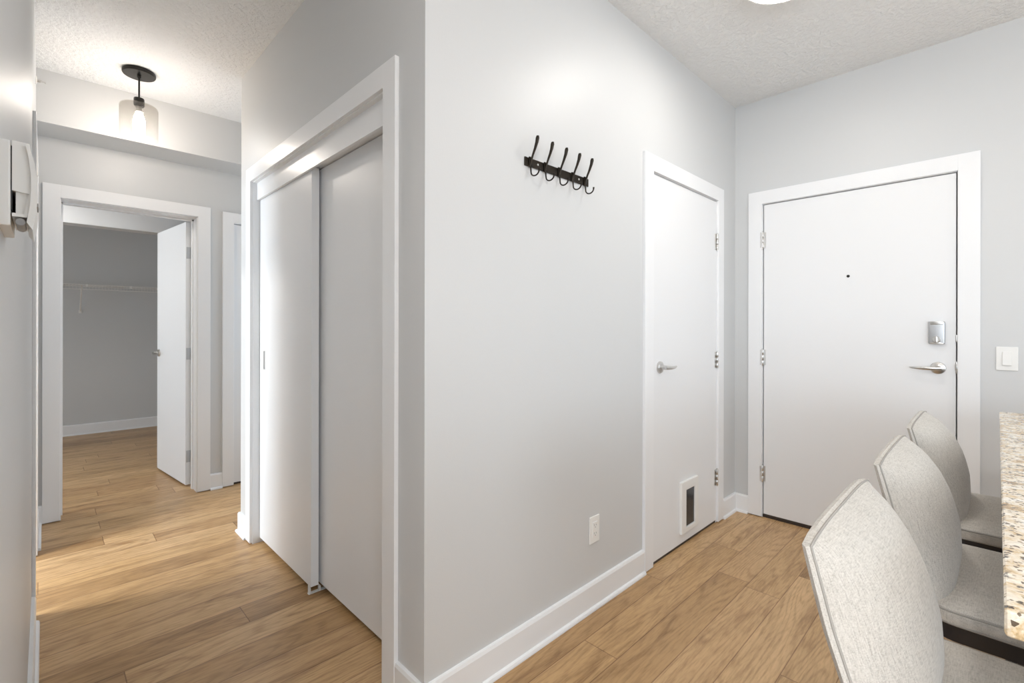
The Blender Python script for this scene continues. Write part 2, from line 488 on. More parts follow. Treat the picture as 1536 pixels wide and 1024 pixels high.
baseboard('baseboard_right', [((XE, 1.163), (XE, YH), (-1, 0), 0, -1), ((XE, -4.5), (XE, 0.059), (-1, 0), 0, 0)], 'white baseboard beside the entry door')
baseboard('baseboard_hall_end', [((XL, YF), (-0.012, YF), (0, -1), -1, 0), ((0.897, YF), (0.977, YF), (0, -1), 0, 0), ((1.898, YF), (2.3, YF), (0, -1), 0, 0)], 'short white baseboard pieces between the hall end doors')
baseboard('baseboard_left', [((XL, 0.30), (XL, 2.80), (1, 0), 0, 0), ((XL, 3.705), (XL, YF), (1, 0), 0, -1)], 'white baseboard along the left wall')
baseboard('baseboard_bedroom', [((-2.88, 7.366), (1.6, 7.366), (0, -1), 0, 0)], 'white baseboard at the back of the walk-in closet')

# ------------------------------------------------------------------ doors
def hinge_bm(h=0.105, axis='x'):
    bm = bmesh.new()
    for i in range(3):
        z0 = -h / 2 + i * h / 3
        lathe(bm, [(0.0062, z0 + 0.0008), (0.0072, z0 + 0.002), (0.0072, z0 + h / 3 - 0.002), (0.0062, z0 + h / 3 - 0.0008)], 12)
    lathe(bm, [(0.002, -h / 2 - 0.006), (0.005, -h / 2 - 0.004), (0.005, -h / 2), (0.003, -h / 2 + .002)], 12)
    lathe(bm, [(0.003, h / 2 - .002), (0.005, h / 2), (0.005, h / 2 + 0.004), (0.002, h / 2 + 0.006)], 12)
    return bm

def lever(parent, loc, facing, direction, mat, length=0.112):
    """lever set: round rose, neck and tapering lever. facing: outward normal; direction: where the lever points"""
    f, d = Vector(facing), Vector(direction)
    u = Vector((0, 0, 1))
    R = Matrix((d, u, f)).transposed().to_4x4()
    T = Matrix.Translation(loc) @ R
    bm = bmesh.new()
    lathe(bm, [(0.031, 0.0), (0.032, 0.004), (0.030, 0.010), (0.020, 0.014), (0.012, 0.016), (0.011, 0.040)], 32, T)
    o1 = obj('handle_rose', bm, mat, parent, True)
    bm = bmesh.new()
    pts, rad = [], []
    for i in range(13):
        t = i / 12
        pts.append(Vector((-0.014 + t * (length + 0.014), -0.004 * math.sin(t * PI * 0.9) + 0.0015, 0.044 + 0.010 * math.sin(t * PI) - 0.006 * t)))
        w = 0.0115 * (1 - 0.55 * t) if t > 0.08 else 0.0095
        if t > 0.97: w = 0.0035
        rad.append((w, 0.0060 * (1 - 0.3 * t)))
    tube(bm, pts, rad, 14)
    bmesh.ops.transform(bm, matrix=T, verts=bm.verts)
    o2 = obj('lever_handle', bm, mat, parent, True)
    return o1, o2

# entry door
d1 = thing('door_1', (XE, 0.611, 0), 'wide white entry door with lever handle, deadbolt and peephole', 'door', kind='structure')
obj('door_panel', box(0.004, 0.048, -0.462, 0.461, 0.022, 2.044, 0.0015), M['door'], d1)
for z in (1.814, 1.047, 0.286):
    bm = hinge_bm()
    bmesh.ops.transform(bm, matrix=Matrix.Translation((-0.0035, 0.4665, z)), verts=bm.verts)
    bx(bm, -0.0005, 0.004, 0.449, 0.465, z - 0.05, z + 0.05); bx(bm, -0.0165, -0.015, 0.470, 0.478, z - 0.05, z + 0.05)
    obj('hinge', bm, M['nickel'], d1, True)
lever(d1, (0.004, 0.218 - 0.611, 1.030), (-1, 0, 0), (0, 1, 0), M['nickel'])
bm = bmesh.new()      # keypad deadbolt, slightly domed plate
y0, y1, z0, z1 = 0.190 - 0.611, 0.256 - 0.611, 1.153, 1.279
bx(bm, -0.018, 0.0045, y0, y1, z0 + 0.004, z1 - 0.004, 0.006, 3)
obj('deadbolt', bm, M['steel'], d1, True)
bm = bmesh.new(); bx(bm, -0.0215, -0.017, y0 + 0.006, y1 - 0.006, z1 - 0.020, z1 - 0.0035, 0.002)
bx(bm, -0.0215, -0.017, y0 + 0.006, y1 - 0.006, z0 + 0.0035, z0 + 0.012, 0.002)
obj('deadbolt_rim', bm, M['nickel'], d1, True)
bm = bmesh.new()
Tm = Matrix.Translation((-0.018, 0.224 - 0.611, 1.181)) @ Matrix.Rotation(-PI / 2, 4, 'Y')
lathe(bm, [(0.017, -0.001), (0.017, 0.004), (0.014, 0.007)], 28, Tm)
bx(bm, -0.040, -0.024, 0.224 - 0.611 - 0.004, 0.224 - 0.611 + 0.004, 1.166, 1.196, 0.002)
obj('thumb_turn', bm, M['nickel'], d1, True)
bm = bmesh.new()
Tm = Matrix.Translation((0.0045, 0.613 - 0.611, 1.544)) @ Matrix.Rotation(-PI / 2, 4, 'Y')
lathe(bm, [(0.008, -0.001), (0.008, 0.002), (0.006, 0.003)], 20, Tm)
obj('peephole', bm, M['black'], d1, True)
bm = bmesh.new()
bx(bm, 0.001, 0.007, -0.4665, -0.460, 1.005, 1.068, 0.001)
lathe(bm, [(0.006, -0.02), (0.008, -0.012), (0.008, 0.012), (0.006, 0.02)], 12, Matrix.Translation((-0.002, -0.4665, 1.037)))
bx(bm, 0.001, 0.007, -0.4665, -0.460, 1.168, 1.205, 0.001)
obj('latch_strike', bm, M['nickel'], d1, True)
obj('sweep_or_gap_shade', box(0.006, 0.046, -0.458, 0.458, 0.0165, 0.024), M['sweep'], d1)
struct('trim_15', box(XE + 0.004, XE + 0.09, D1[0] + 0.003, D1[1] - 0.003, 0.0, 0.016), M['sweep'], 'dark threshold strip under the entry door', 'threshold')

# door with the pet flap
d2 = thing('door_2', (2.648, YH, 0), 'narrow white door with lever and a small pet flap near floor', 'door', kind='structure')
obj('door_panel', box(-0.405, 0.404, -0.002, 0.034, 0.017, 2.041, 0.0015), M['door'], d2)
obj('sweep_or_gap_shade', box(-0.403, 0.402, 0.002, 0.030, 0.002, 0.018), M['sweep'], d2)  # dark strip standing in for the shade in the gap below the door
for z in (1.785, 1.036, 0.290):
    bm = hinge_bm(0.10)
    bmesh.ops.transform(bm, matrix=Matrix.Translation((0.4052, -0.0085, z)), verts=bm.verts)
    bx(bm, 0.380, 0.4045, -0.0035, -0.001, z - 0.05, z + 0.05)
    obj('hinge', bm, M['nickel'], d2, True)
lever(d2, (2.325 - 2.648, -0.002, 1.030), (0, -1, 0), (1, 0, 0), M['nickel'], 0.115)
bm = bmesh.new()
fx0, fx1, fz0, fz1 = 2.553 - 2.648, 2.765 - 2.648, 0.074, 0.366
ix0, ix1, iz0, iz1 = 2.610 - 2.648, 2.722 - 2.648, 0.103, 0.315
bx(bm, fx0, ix0, -0.018, -0.0015, fz0, fz1, 0.004); bx(bm, ix1, fx1, -0.018, -0.0015, fz0, fz1, 0.004)
bx(bm, ix0 - 0.004, ix1 + 0.004, -0.018, -0.0015, fz0, iz0, 0.004); bx(bm, ix0 - 0.004, ix1 + 0.004, -0.018, -0.0015, iz1, fz1, 0.004)
ff = obj('pet_flap_frame', bm, M['plastic'], d2)
ff['label'] = 'white plastic frame of pet flap'
bm = box(ix0 + 0.001, ix1 - 0.001, -0.011, -0.006, iz0 + 0.002, iz1 - 0.001, 0.001)
fl = obj('pet_flap', bm, M['flap'], d2); fl['label'] = 'dark smoked flap'

# sliding closet doors
def slider(name, x0, ya, yb, label, pull_y=None):
    s = thing(name, (x0, (ya + yb) / 2, 0), label, 'sliding door', kind='structure')
    h = (yb - ya) / 2
    obj('door_panel', box(0, 0.036, -h, h, 0.030, 1.985, 0.0015), M['door'], s)
    if pull_y is not None:
        py = pull_y - (ya + yb) / 2
        bm = bmesh.new()
        for a_, b_, c_, d_ in ((py - 0.014, py + 0.014, 1.000, 1.004), (py - 0.014, py + 0.014, 1.101, 1.105), (py - 0.014, py - 0.0105, 1.0, 1.105), (py + 0.0105, py + 0.014, 1.0, 1.105)):
            bx(bm, -0.0015, 0.001, a_, b_, c_, d_)
        pl = obj('finger_pull', bm, M['nickel'], s)
        obj('pull_recess', box(-0.0006, 0.0008, py - 0.0105, py + 0.0105, 1.004, 1.101), M['plastic_grey'], pl)
    return s
slider('door_3', 0.884, 2.232, 2.972, 'left sliding closet door with a slim metal finger pull', 2.895)
slider('door_4', 0.931, 1.500, 2.275, 'right sliding closet door, set back behind its neighbour')
struct('trim_16', box(0.882, 0.965, DC[0] + 0.004, DC[1] - 0.004, 1.990, 2.062), M['trim'], 'sliding door track box behind the closet fascia', 'track')
g = thing('floor_guide', (0.925, 2.238, 0), 'small clear plastic guide on the floor between the sliding closet doors', 'door guide')
obj('guide_plate', box(-0.052, 0.055, -0.010, 0.010, 0.0, 0.003, 0.001), M['rubber'], g)
for x0, x1, hh in ((-0.049, -0.044, 0.038), (-0.0025, 0.0025, 0.026), (0.046, 0.051, 0.026)):
    obj('guide_fin', box(x0, x1, -0.013, 0.010, 0.003, hh, 0.001), M['rubber'], g)

# open door at the end of the hall
ang = math.radians(-8.5)
d5 = thing('door_5', (0.813, YF + 0.199, 0), 'white door standing open into the room at hall end', 'door', kind='structure', rotz=math.radians(6.3))
# local: panel extends along +y, visible face at -x
obj('door_panel', box(-0.036, -0.001, 0.006, 0.728, 0.016, 2.050, 0.0015), M['door'], d5)
for z in (1.812, 1.030, 0.235):
    bm = hinge_bm(0.10)
    bmesh.ops.transform(bm, matrix=Matrix.Translation((0.003, -0.001, z)), verts=bm.verts)
    bx(bm, -0.032, 0.001, 0.0025, 0.0068, z - 0.045, z + 0.045, 0.0015)
    obj('hinge', bm, M['steel'], d5, True)
lever(d5, (-0.036, 0.668, 1.015), (-1, 0, 0), (0, -1, 0), M['nickel'], 0.10)
bm = bmesh.new()
lathe(bm, [(0.030, 0), (0.030, 0.008), (0.012, 0.014), (0.011, 0.04)], 24, Matrix.Translation((-0.001, 0.668, 1.015)) @ Matrix.Rotation(PI / 2, 4, 'Y'))
tube(bm, [(0.042, 0.678, 1.015), (0.046, 0.638, 1.015), (0.044, 0.578, 1.013)], [0.009, 0.009, 0.005], 10)
obj('lever_handle', bm, M['nickel'], d5, True)

# closed door beside it, only a strip shows
d6 = thing('door_6', (1.437, YF, 0), 'white closed door at hall end, only a strip beside the closet corner', 'door', kind='structure')
obj('door_panel', box(-0.378, 0.378, 0.010, 0.045, 0.016, 2.043, 0.0015), M['door'], d6)
obj('sweep_or_gap_shade', box(-0.376, 0.376, 0.014, 0.042, 0.002, 0.017), M['sweep'], d6)  # gap shade under this door, put in as a dark strip
obj('strike_plate', box(-0.3815, -0.377, 0.004, 0.030, 0.985, 1.045), M['nickel'], d6)

# ------------------------------------------------------------------ coat hook rack
rk = thing('coat_rack', (1.493, YH, 1.870), 'dark bronze coat hook rail with five double hooks on grey wall', 'coat rack')
obj('rail', box(-0.200, 0.200, -0.006, 0.0, -0.017, 0.017, 0.003), M['bronze'], rk)
for hx in (-0.172, -0.086, 0.0, 0.086, 0.172):
    bm = bmesh.new()
    up = [(hx, -0.008, -0.010), (hx, -0.012, 0.006), (hx, -0.020, 0.024), (hx, -0.031, 0.045), (hx, -0.040, 0.066), (hx, -0.044, 0.082), (hx, -0.045, 0.090)]
    tube(bm, up, [(0.0052, 0.0042), (0.0046, 0.004), (0.0044, 0.0038), (0.0054, 0.0045), (0.0072, 0.005), (0.0084, 0.006), (0.006, 0.004)], 10)
    lo = [(hx, -0.008, 0.004), (hx, -0.009, -0.020), (hx, -0.011, -0.040)]
    for i in range(1, 9):
        a_ = PI + i / 8 * PI * 0.95
        lo.append((hx, -0.0315 - 0.0205 * math.cos(a_) * 1.0, -0.040 + 0.0165 * math.sin(a_)))
    lo.append((hx, -0.0525, -0.034))
    tube(bm, lo, [0.0028] * (len(lo) - 2) + [0.003, 0.0042], 8)
    bx(bm, hx - 0.009, hx + 0.009, -0.011, -0.005, -0.020, 0.020, 0.003)
    obj('hook', bm, M['bronze'], rk, True)
for hx in (-0.129, 0.129):
    bm = bmesh.new()
    lathe(bm, [(0.0045, 0), (0.0045, 0.002), (0.002, 0.004)], 14, Matrix.Translation((hx, -0.006, 0)) @ Matrix.Rotation(PI / 2, 4, 'X'))
    obj('screw', bm, M['nickel'], rk, True)

# ------------------------------------------------------------------ outlet and switch
po = thing('power_outlet', (1.743, YH, 0.345), 'white power outlet low on the wall under the coat hooks', 'outlet')
obj('cover_plate', box(-0.036, 0.036, -0.006, 0, -0.059, 0.059, 0.003), M['plastic'], po)
fc = obj('outlet_face', box(-0.017, 0.017, -0.0085, -0.004, -0.034, 0.034, 0.002), M['plastic'], po)
bm = bmesh.new()
for zz in (0.018, -0.018):
    bx(bm, -0.0075, -0.0055, -0.0092, -0.008, zz - 0.001, zz + 0.007); bx(bm, 0.0055, 0.0075, -0.0092, -0.008, zz - 0.001, zz + 0.006)
    lathe(bm, [(0.0024, -0.001), (0.0024, 0.0008)], 10, Matrix.Translation((0, -0.0085, zz - 0.007)) @ Matrix.Rotation(PI / 2, 4, 'X'))
obj('socket_slot', bm, M['plastic_grey'], fc)
sw = thing('light_switch', (XE, -0.034, 1.091), 'white rocker light switch on wall right of the entry door', 'light switch')
obj('cover_plate', box(-0.006, 0, -0.038, 0.038, -0.058, 0.058, 0.003), M['plastic'], sw)
bm = box(-0.012, -0.004, -0.016, 0.016, -0.033, 0.033, 0.002)
bmesh.ops.rotate(bm, cent=(-0.006, 0, 0), matrix=Matrix.Rotation(math.radians(4), 3, 'Y'), verts=bm.verts)
obj('rocker', bm, M['plastic'], sw)

# ------------------------------------------------------------------ pendant lamp in the hall
pd = thing('pendant_light', (0.394, 3.54, H), 'black pendant lamp with a smoked glass cylinder shade, lit bulb', 'pendant lamp')
bm = bmesh.new(); lathe(bm, [(0.070, 0.0), (0.078, -0.001), (0.080, -0.005), (0.080, -0.018), (0.077, -0.023), (0.020, -0.024), (0.001, -0.024)], 48)
obj('ceiling_canopy', bm, M['black'], pd, True)
bm = bmesh.new(); lathe(bm, [(0.010, -0.023), (0.010, -0.034), (0.0045, -0.042), (0.0045, -0.160)], 16)
obj('pendant_rod', bm, M['black'], pd, True)
bm = bmesh.new(); lathe(bm, [(0.006, -0.152), (0.024, -0.158), (0.026, -0.162), (0.026, -0.200), (0.022, -0.205)], 32)
obj('lamp_holder', bm, M['black'], pd, True)
bm = bmesh.new()
lathe(bm, [(0.026, -0.199), (0.060, -0.201), (0.086, -0.204), (0.0905, -0.210), (0.0925, -0.218), (0.0925, -0.395), (0.0905, -0.395), (0.0905, -0.220), (0.085, -0.208), (0.058, -0.204), (0.026, -0.202)], 64, cap=False)
obj('glass_shade', bm, M['smoke'], pd, True)
bm = bmesh.new()
lathe(bm, [(0.0135, -0.238), (0.018, -0.252), (0.026, -0.275), (0.0285, -0.300), (0.026, -0.325), (0.016, -0.342), (0.001, -0.349)], 32)
obj('bulb', bm, M['bulb'], pd, True)
bm = bmesh.new(); lathe(bm, [(0.0125, -0.203), (0.0135, -0.208), (0.0135, -0.236), (0.012, -0.2395)], 24)
obj('bulb_base', bm, M['nickel'], pd, True)

# flush ceiling lamp in the entry
def flush_lamp(loc, label, r=0.172, group=None, mat='diffuser', globe=0.0625):
    cl = thing('ceiling_lamp', loc, label, 'ceiling lamp', group)
    bm = bmesh.new(); lathe(bm, [(r * 0.9, 0.0), (r * 0.98, -0.002), (r, -0.010), (r, -0.050), (r * 0.985, -0.054), (r * 0.945, -0.054), (r * 0.94, -0.03)], 64)
    obj('lamp_ring', bm, M['plastic'], cl, True)
    bm = bmesh.new()
    lathe(bm, [(r * 0.955, -0.040), (r * 0.94, -0.050), (r * 0.90, -0.0545), (r * 0.8, -0.0545 - (globe - 0.0545) * 0.45), (r * 0.6, -0.0545 - (globe - 0.0545) * 0.75), (r * 0.3, -0.0545 - (globe - 0.0545) * 0.95), (0.002, -globe)], 64)
    obj('diffuser', bm, M[mat], cl, True)
    return cl
flush_lamp((2.185, 0.606, H), 'round white flush ceiling lamp above the entry, cut by the top edge')
flush_lamp((-0.40, -0.30, H), 'round domed ceiling lamp in the living room', mat='diffuser_bright', globe=0.17)
flush_lamp((-1.0, 3.25, 2.50), 'round flush ceiling lamp in the room left of the hall', mat='diffuser_side')
flush_lamp((-0.35, 4.85, 2.44), 'added round flush ceiling lamp, unseen, brightening the bedroom floor', mat='diffuser_soft')  # unseen fill lamp put in to lift the floor past the doorway
flush_lamp((1.6, -2.0, H), 'round flush ceiling lamp over the kitchen')

# sprinkler on the left wall
sp = thing('fire_sprinkler', (XL, 3.60, 2.556), 'tiny sidewall sprinkler high on left wall near the bulkhead', 'sprinkler')
bm = bmesh.new(); RY = Matrix.Rotation(PI / 2, 4, 'Y')
lathe(bm, [(0.022, 0), (0.022, 0.004), (0.012, 0.006)], 20, RY); obj('escutcheon', bm, M['plastic'], sp, True)
bm = bmesh.new(); lathe(bm, [(0.008, 0.004), (0.008, 0.018), (0.004, 0.024)], 14, RY)
tube(bm, [(0.018, -0.007, 0), (0.03, -0.006, 0), (0.038, 0, 0)], 0.002, 6); tube(bm, [(0.018, 0.007, 0), (0.03, 0.006, 0), (0.038, 0, 0)], 0.002, 6)
obj('sprinkler_frame', bm, M['nickel'], sp, True)
bm = box(0.036, 0.039, -0.010, 0.010, -0.004, 0.006); obj('deflector', bm, M['nickel'], sp)

# ------------------------------------------------------------------ wall unit (thermostat) at left edge
th = thing('thermostat', (XL - 0.001, 0.80, 1.406), 'white wall control with a curved cover, on the wall at left edge', 'thermostat')
# local +x out of the wall; the near side faces -y. z about 0
obj('back_box', box(0, 0.0105, 0.0, 0.115, -0.049, 0.050, 0.002), M['plastic'], th)
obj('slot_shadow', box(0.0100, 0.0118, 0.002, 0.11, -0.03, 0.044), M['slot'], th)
bm = bmesh.new()
poly = [(0.0115, 0.050), (0.026, 0.049), (0.0285, 0.030), (0.0290, 0.005), (0.0278, -0.008), (0.0255, -0.030), (0.0240, -0.038), (0.0115, -0.038), (0.0115, -0.034), (0.0215, -0.034), (0.0255, -0.010), (0.0115, -0.008)]
lo_ = [bm.verts.new((x, 0.0, z)) for x, z in poly]; hi_ = [bm.verts.new((x, 0.115, z)) for x, z in poly]
for i in range(len(poly)):
    j = (i + 1) % len(poly); bm.faces.new((lo_[i], lo_[j], hi_[j], hi_[i]))
bm.faces.new(lo_); bm.faces.new(list(reversed(hi_)))
obj('unit_body', bm, M['plastic'], th)
bm = bmesh.new()
outer = [(0.0225, 0.046), (0.0265, 0.041), (0.0300, 0.028), (0.0322, 0.010), (0.0325, -0.010), (0.0315, -0.030), (0.0285, -0.052)]
inner = [(0.0235, -0.044), (0.0262, -0.025), (0.0272, -0.005), (0.0268, 0.015), (0.0250, 0.032)]
poly = outer + inner
lo_ = [bm.verts.new((x, -0.004, z)) for x, z in poly]; hi_ = [bm.verts.new((x, 0.119, z)) for x, z in poly]
for i in range(len(poly)):
    j = (i + 1) % len(poly); bm.faces.new((lo_[i], lo_[j], hi_[j], hi_[i]))
bm.faces.new(lo_); bm.faces.new(list(reversed(hi_)))
obj('curved_cover', bm, M['plastic'], th, True)
bm = box(0.0145, 0.0255, 0.004, 0.11, -0.036, -0.006); obj('battery_recess', bm, M['plastic'], th)
bm = bmesh.new(); lathe(bm, [(0.004, -0.0015), (0.0045, 0.0), (0.0045, 0.05), (0.004, 0.052)], 16, Matrix.Translation((0.0185, 0.0, -0.044)) @ Matrix.Rotation(-PI / 2, 4, 'X'))
obj('dial', bm, M['plastic_grey'], th, True)
bm = box(0.0318, 0.0332, 0.01, 0.05, -0.022, -0.018); obj('button', bm, M['plastic_grey'], th)

# ------------------------------------------------------------------ wire shelf in the walk-in closet
ws = thing('wire_shelf', (0.3, 7.366, 1.70), 'white wire shelf with a diagonal brace on walk-in closet wall', 'wire shelf')
x0, x1 = -1.30, 1.28
bm = bmesh.new()
for y_, z_, r_ in ((-0.005, 0.0, 0.0028), (-0.17, 0.0, 0.003), (-0.345, 0.0, 0.0038), (-0.352, -0.052, 0.0038)):
    tube(bm, [(x0, y_, z_), (x1, y_, z_)], r_, 6)
x = x0
while x <= x1:
    tube(bm, [(x, -0.003, 0.003), (x, -0.347, 0.003), (x, -0.353, -0.050)], 0.0014, 5)
    x += 0.027
obj('wire_deck', bm, M['wire'], ws)
for bxp in (-0.012, 0.85):
    bm = bmesh.new()
    tube(bm, [(bxp, -0.340, -0.004), (bxp, -0.010, -0.285)], [(0.008, 0.004), (0.008, 0.004)], 8)
    br = obj('brace', bm, M['wire'], ws)
    obj('brace_clip', box(bxp - 0.012, bxp + 0.012, -0.016, 0.0, -0.308, -0.272, 0.002), M['plastic'], br)
for cx in (0.03, 0.41, 1.02):
    obj('shelf_clip', box(cx - 0.010, cx + 0.010, -0.356, -0.338, -0.022, 0.006, 0.002), M['plastic'], ws)

# ------------------------------------------------------------------ bar stools
def rrect(hx, y0, y1, r_back, r_front, n=8):
    """rounded rectangle outline; back = +y corners"""
    pts = []
    for cx, cy, r, a0 in ((hx - r_back, y1 - r_back, r_back, 0), (-hx + r_back, y1 - r_back, r_back, PI / 2),
                          (-hx + r_front, y0 + r_front, r_front, PI), (hx - r_front, y0 + r_front, r_front, 1.5 * PI)):
        for i in range(n + 1):
            a = a0 + i / n * PI / 2
            pts.append((cx + r * math.cos(a), cy + r * math.sin(a)))
    return pts

def loft(bm, loops, cap=True):
    rings = [[bm.verts.new(p) for p in l] for l in loops]
    n = len(rings[0])
    for a, b in zip(rings, rings[1:]):
        for i in range(n):
            j = (i + 1) % n
            bm.faces.new((a[i], a[j], b[j], b[i]))
    if cap:
        bm.faces.new(list(reversed(rings[0]))); bm.faces.new(rings[-1])

def interp(tab, z):
    if z <= tab[0][0]: return tab[0][1]
    for (a, va), (b, vb) in zip(tab, tab[1:]):
        if z <= b:
            t = (z - a) / (b - a); return va + (vb - va) * t
    return tab[-1][1]

CY = -0.12   # world y of the stool centre
EDGE = [(0.60, 0.090 - CY), (0.66, 0.104 - CY), (0.72, 0.126 - CY), (0.82, 0.158 - CY), (0.92, 0.183 - CY), (0.94, 0.188 - CY)]
MID = [(0.60, 0.085 - CY), (0.64, 0.066 - CY), (0.68, 0.060 - CY), (0.75, 0.062 - CY), (0.80, 0.071 - CY), (0.83, 0.080 - CY),
       (0.87, 0.098 - CY), (0.905, 0.124 - CY), (0.922, 0.148 - CY), (0.936, 0.1865 - CY)]

def smooth_tab(tab, z, w=0.006):
    return sum(interp(tab, z + k * w) * g for k, g in ((-1, .25), (0, .5), (1, .25)))

def make_stool(label):
    st = thing('bar_stool', (0, CY, 0), label, 'bar stool', 'upholstered bar stools at the granite counter')
    # seat pad
    bm = bmesh.new()
    loops = []
    for ins, z in ((0.010, 0.618), (0.001, 0.623), (0.0, 0.640), (0.004, 0.650), (0.020, 0.656), (0.06, 0.661), (0.12, 0.663)):
        o_ = rrect(0.222 - ins, -0.22 + ins, 0.238 - ins, max(0.06 - ins, 0.02), max(0.05 - ins, 0.02))
        loops.append([(x, y, z) for x, y in o_])
    loft(bm, loops)
    seat = obj('seat', bm, M['fabric'], st, True)
    bm = bmesh.new()
    tube(bm, [(x, y, 0.6475) for x, y in rrect(0.2215, -0.2195, 0.2375, 0.06, 0.05)], 0.0020, 6, closed=True)
    obj('piping', bm, M['piping'], seat, True)
    bm = bmesh.new()
    tube(bm, [(x, y, 0.6215) for x, y in rrect(0.2205, -0.2185, 0.2365, 0.06, 0.05)], 0.0026, 6, closed=True)
    obj('piping', bm, M['piping'], seat, True)
    # dark frame under the seat
    bm = bmesh.new()
    loops = [[(x, y, z) for x, y in rrect(0.214 - i, -0.212 + i, 0.230 - i, 0.055, 0.045)] for i, z in ((0.002, 0.582), (0.0, 0.584), (0.0, 0.616), (0.002, 0.618))]
    loft(bm, loops)
    obj('seat_frame', bm, M['darkwood'], st)
    # back cushion: a pillow with a seam round its front panel
    nx, nz = 28, 24
    zb, ztop = 0.612, 0.936
    def front(s, v):
        z = zb + v * (ztop - zb)
        hw = 0.208 + 0.008 * max(0.0, math.sin(v * PI)) ** 0.8 + 0.006 * v
        e = smooth_tab(EDGE, z); m_ = smooth_tab(MID, z) if v < 0.999 else e
        k_ = min(1.0, max(0.0, (z - 0.64) / 0.16))
        w = (1 - abs(s) ** (4.2 - 1.6 * k_)) ** (0.6 + 0.2 * k_)
        lift = -0.010 * abs(s) ** 4 * v ** 8
        return Vector((s * hw, e + (m_ - e) * w, z + lift))
    def rear(s, v):
        p = front(s, v)
        z = p.z
        e = smooth_tab(EDGE, z)
        bulge = 0.018 * (1 - abs(s) ** 2) * max(0.0, math.sin(v * PI)) ** 0.6
        return Vector((p.x * 1.0, e + 0.014 + bulge, z - 0.0))
    bm = bmesh.new()
    F = [[bm.verts.new(front(-1 + 2 * i / nx, j / nz)) for i in range(nx + 1)] for j in range(nz + 1)]
    Rr = [[bm.verts.new(rear(-1 + 2 * i / nx, j / nz)) for i in range(nx + 1)] for j in range(nz + 1)]
    for G in (F, Rr):
        for j in range(nz):
            for i in range(nx):
                bm.faces.new((G[j][i], G[j][i + 1], G[j + 1][i + 1], G[j + 1][i]))
    loopF = F[0] + [F[j][nx] for j in range(1, nz + 1)] + list(reversed(F[nz][:-1])) + [F[j][0] for j in range(nz - 1, 0, -1)]
    loopR = Rr[0] + [Rr[j][nx] for j in range(1, nz + 1)] + list(reversed(Rr[nz][:-1])) + [Rr[j][0] for j in range(nz - 1, 0, -1)]
    # rounded gusset between the two panels
    n = len(loopF)
    cen = Vector((0, 0, 0))
    mid = []
    for a, b in zip(loopF, loopR):
        c = (a.co + b.co) / 2
        out = Vector((c.x / 0.21, 0, 0)) if abs(c.x) > 0.195 else Vector((0, 0, 0))
        if c.z > ztop - 0.004: out += Vector((0, 0, 0.5))
        mid.append(bm.verts.new(c + out * 0.006))
    for i in range(n):
        j = (i + 1) % n
        bm.faces.new((loopF[i], loopF[j], mid[j], mid[i])); bm.faces.new((mid[i], mid[j], loopR[j], loopR[i]))
    back = obj('backrest', bm, M['fabric'], st, True)
    pts = [front(-1, j / nz) for j in range(0, nz + 1)] + [front(-1 + 2 * i / nx, 1) for i in range(1, nx + 1)] + [front(1, j / nz) for j in range(nz - 1, -1, -1)]
    bm = bmesh.new(); tube(bm, pts, 0.0020, 7)
    obj('piping', bm, M['piping'], back, True)
    # legs and footrest
    for sx in (-1, 1):
        for ly, by in ((0.055, 0.095), (-0.175, -0.205)):
            bm = bmesh.new()
            loops = []
            for t in (0, 0.25, 0.5, 0.75, 1):
                cx_, cy_ = sx * (0.150 + 0.030 * (1 - t)), by + (ly - by) * t
                hh = 0.011 + 0.008 * t
                loops.append([(cx_ - hh, cy_ - hh, t * 0.583), (cx_ + hh, cy_ - hh, t * 0.583), (cx_ + hh, cy_ + hh, t * 0.583), (cx_ - hh, cy_ + hh, t * 0.583)])
            loft(bm, loops)
            obj('leg', bm, M['darkwood'], st)
    obj('footrest', box(-0.168, 0.168, -0.205, -0.185, 0.20, 0.225, 0.003), M['darkwood'], st)
    for sx in (-1, 1):
        obj('stretcher', box(sx * 0.171 - 0.008, sx * 0.171 + 0.008, -0.19, 0.075, 0.255, 0.277, 0.002), M['darkwood'], st)
    return st

stool = make_stool('grey linen bar stool nearest the viewer, largest of the three')
stool.location.x = 1.0
s2 = copy_tree(stool); s2.location.x = 1.575
s2['label'] = 'middle of the three grey linen bar stools beside the counter'
s3 = copy_tree(stool); s3.location.x = 2.15
s3['label'] = 'grey linen bar stool farthest along the counter, closest to the entry door'

# ------------------------------------------------------------------ counter
ct = obj('countertop', box(0.800, 2.690, -0.72, -0.006, 0.880, 0.912, 0.006, 3), M['granite'])
tag(ct, 'speckled beige granite countertop cut by the right edge', 'countertop')
cb = thing('kitchen_island', (1.745, -0.53, 0), 'pale island cabinet supporting the granite countertop', 'cabinet')
obj('cabinet_body', box(-0.90, 0.90, -0.15, 0.15, 0.09, 0.880, 0.002), M['cabinet'], cb)
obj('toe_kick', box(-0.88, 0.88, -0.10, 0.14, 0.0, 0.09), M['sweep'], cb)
for i in range(3):
    dr = obj('cabinet_door', box(-0.89 + i * 0.595, -0.30 + i * 0.595, -0.170, -0.150, 0.10, 0.872, 0.002), M['cabinet'], cb)
    bm = bmesh.new(); xh = -0.345 + i * 0.595
    tube(bm, [(xh, -0.169, 0.62), (xh, -0.195, 0.62), (xh, -0.195, 0.76), (xh, -0.169, 0.76)], 0.005, 8)
    obj('handle', bm, M['nickel'], dr)

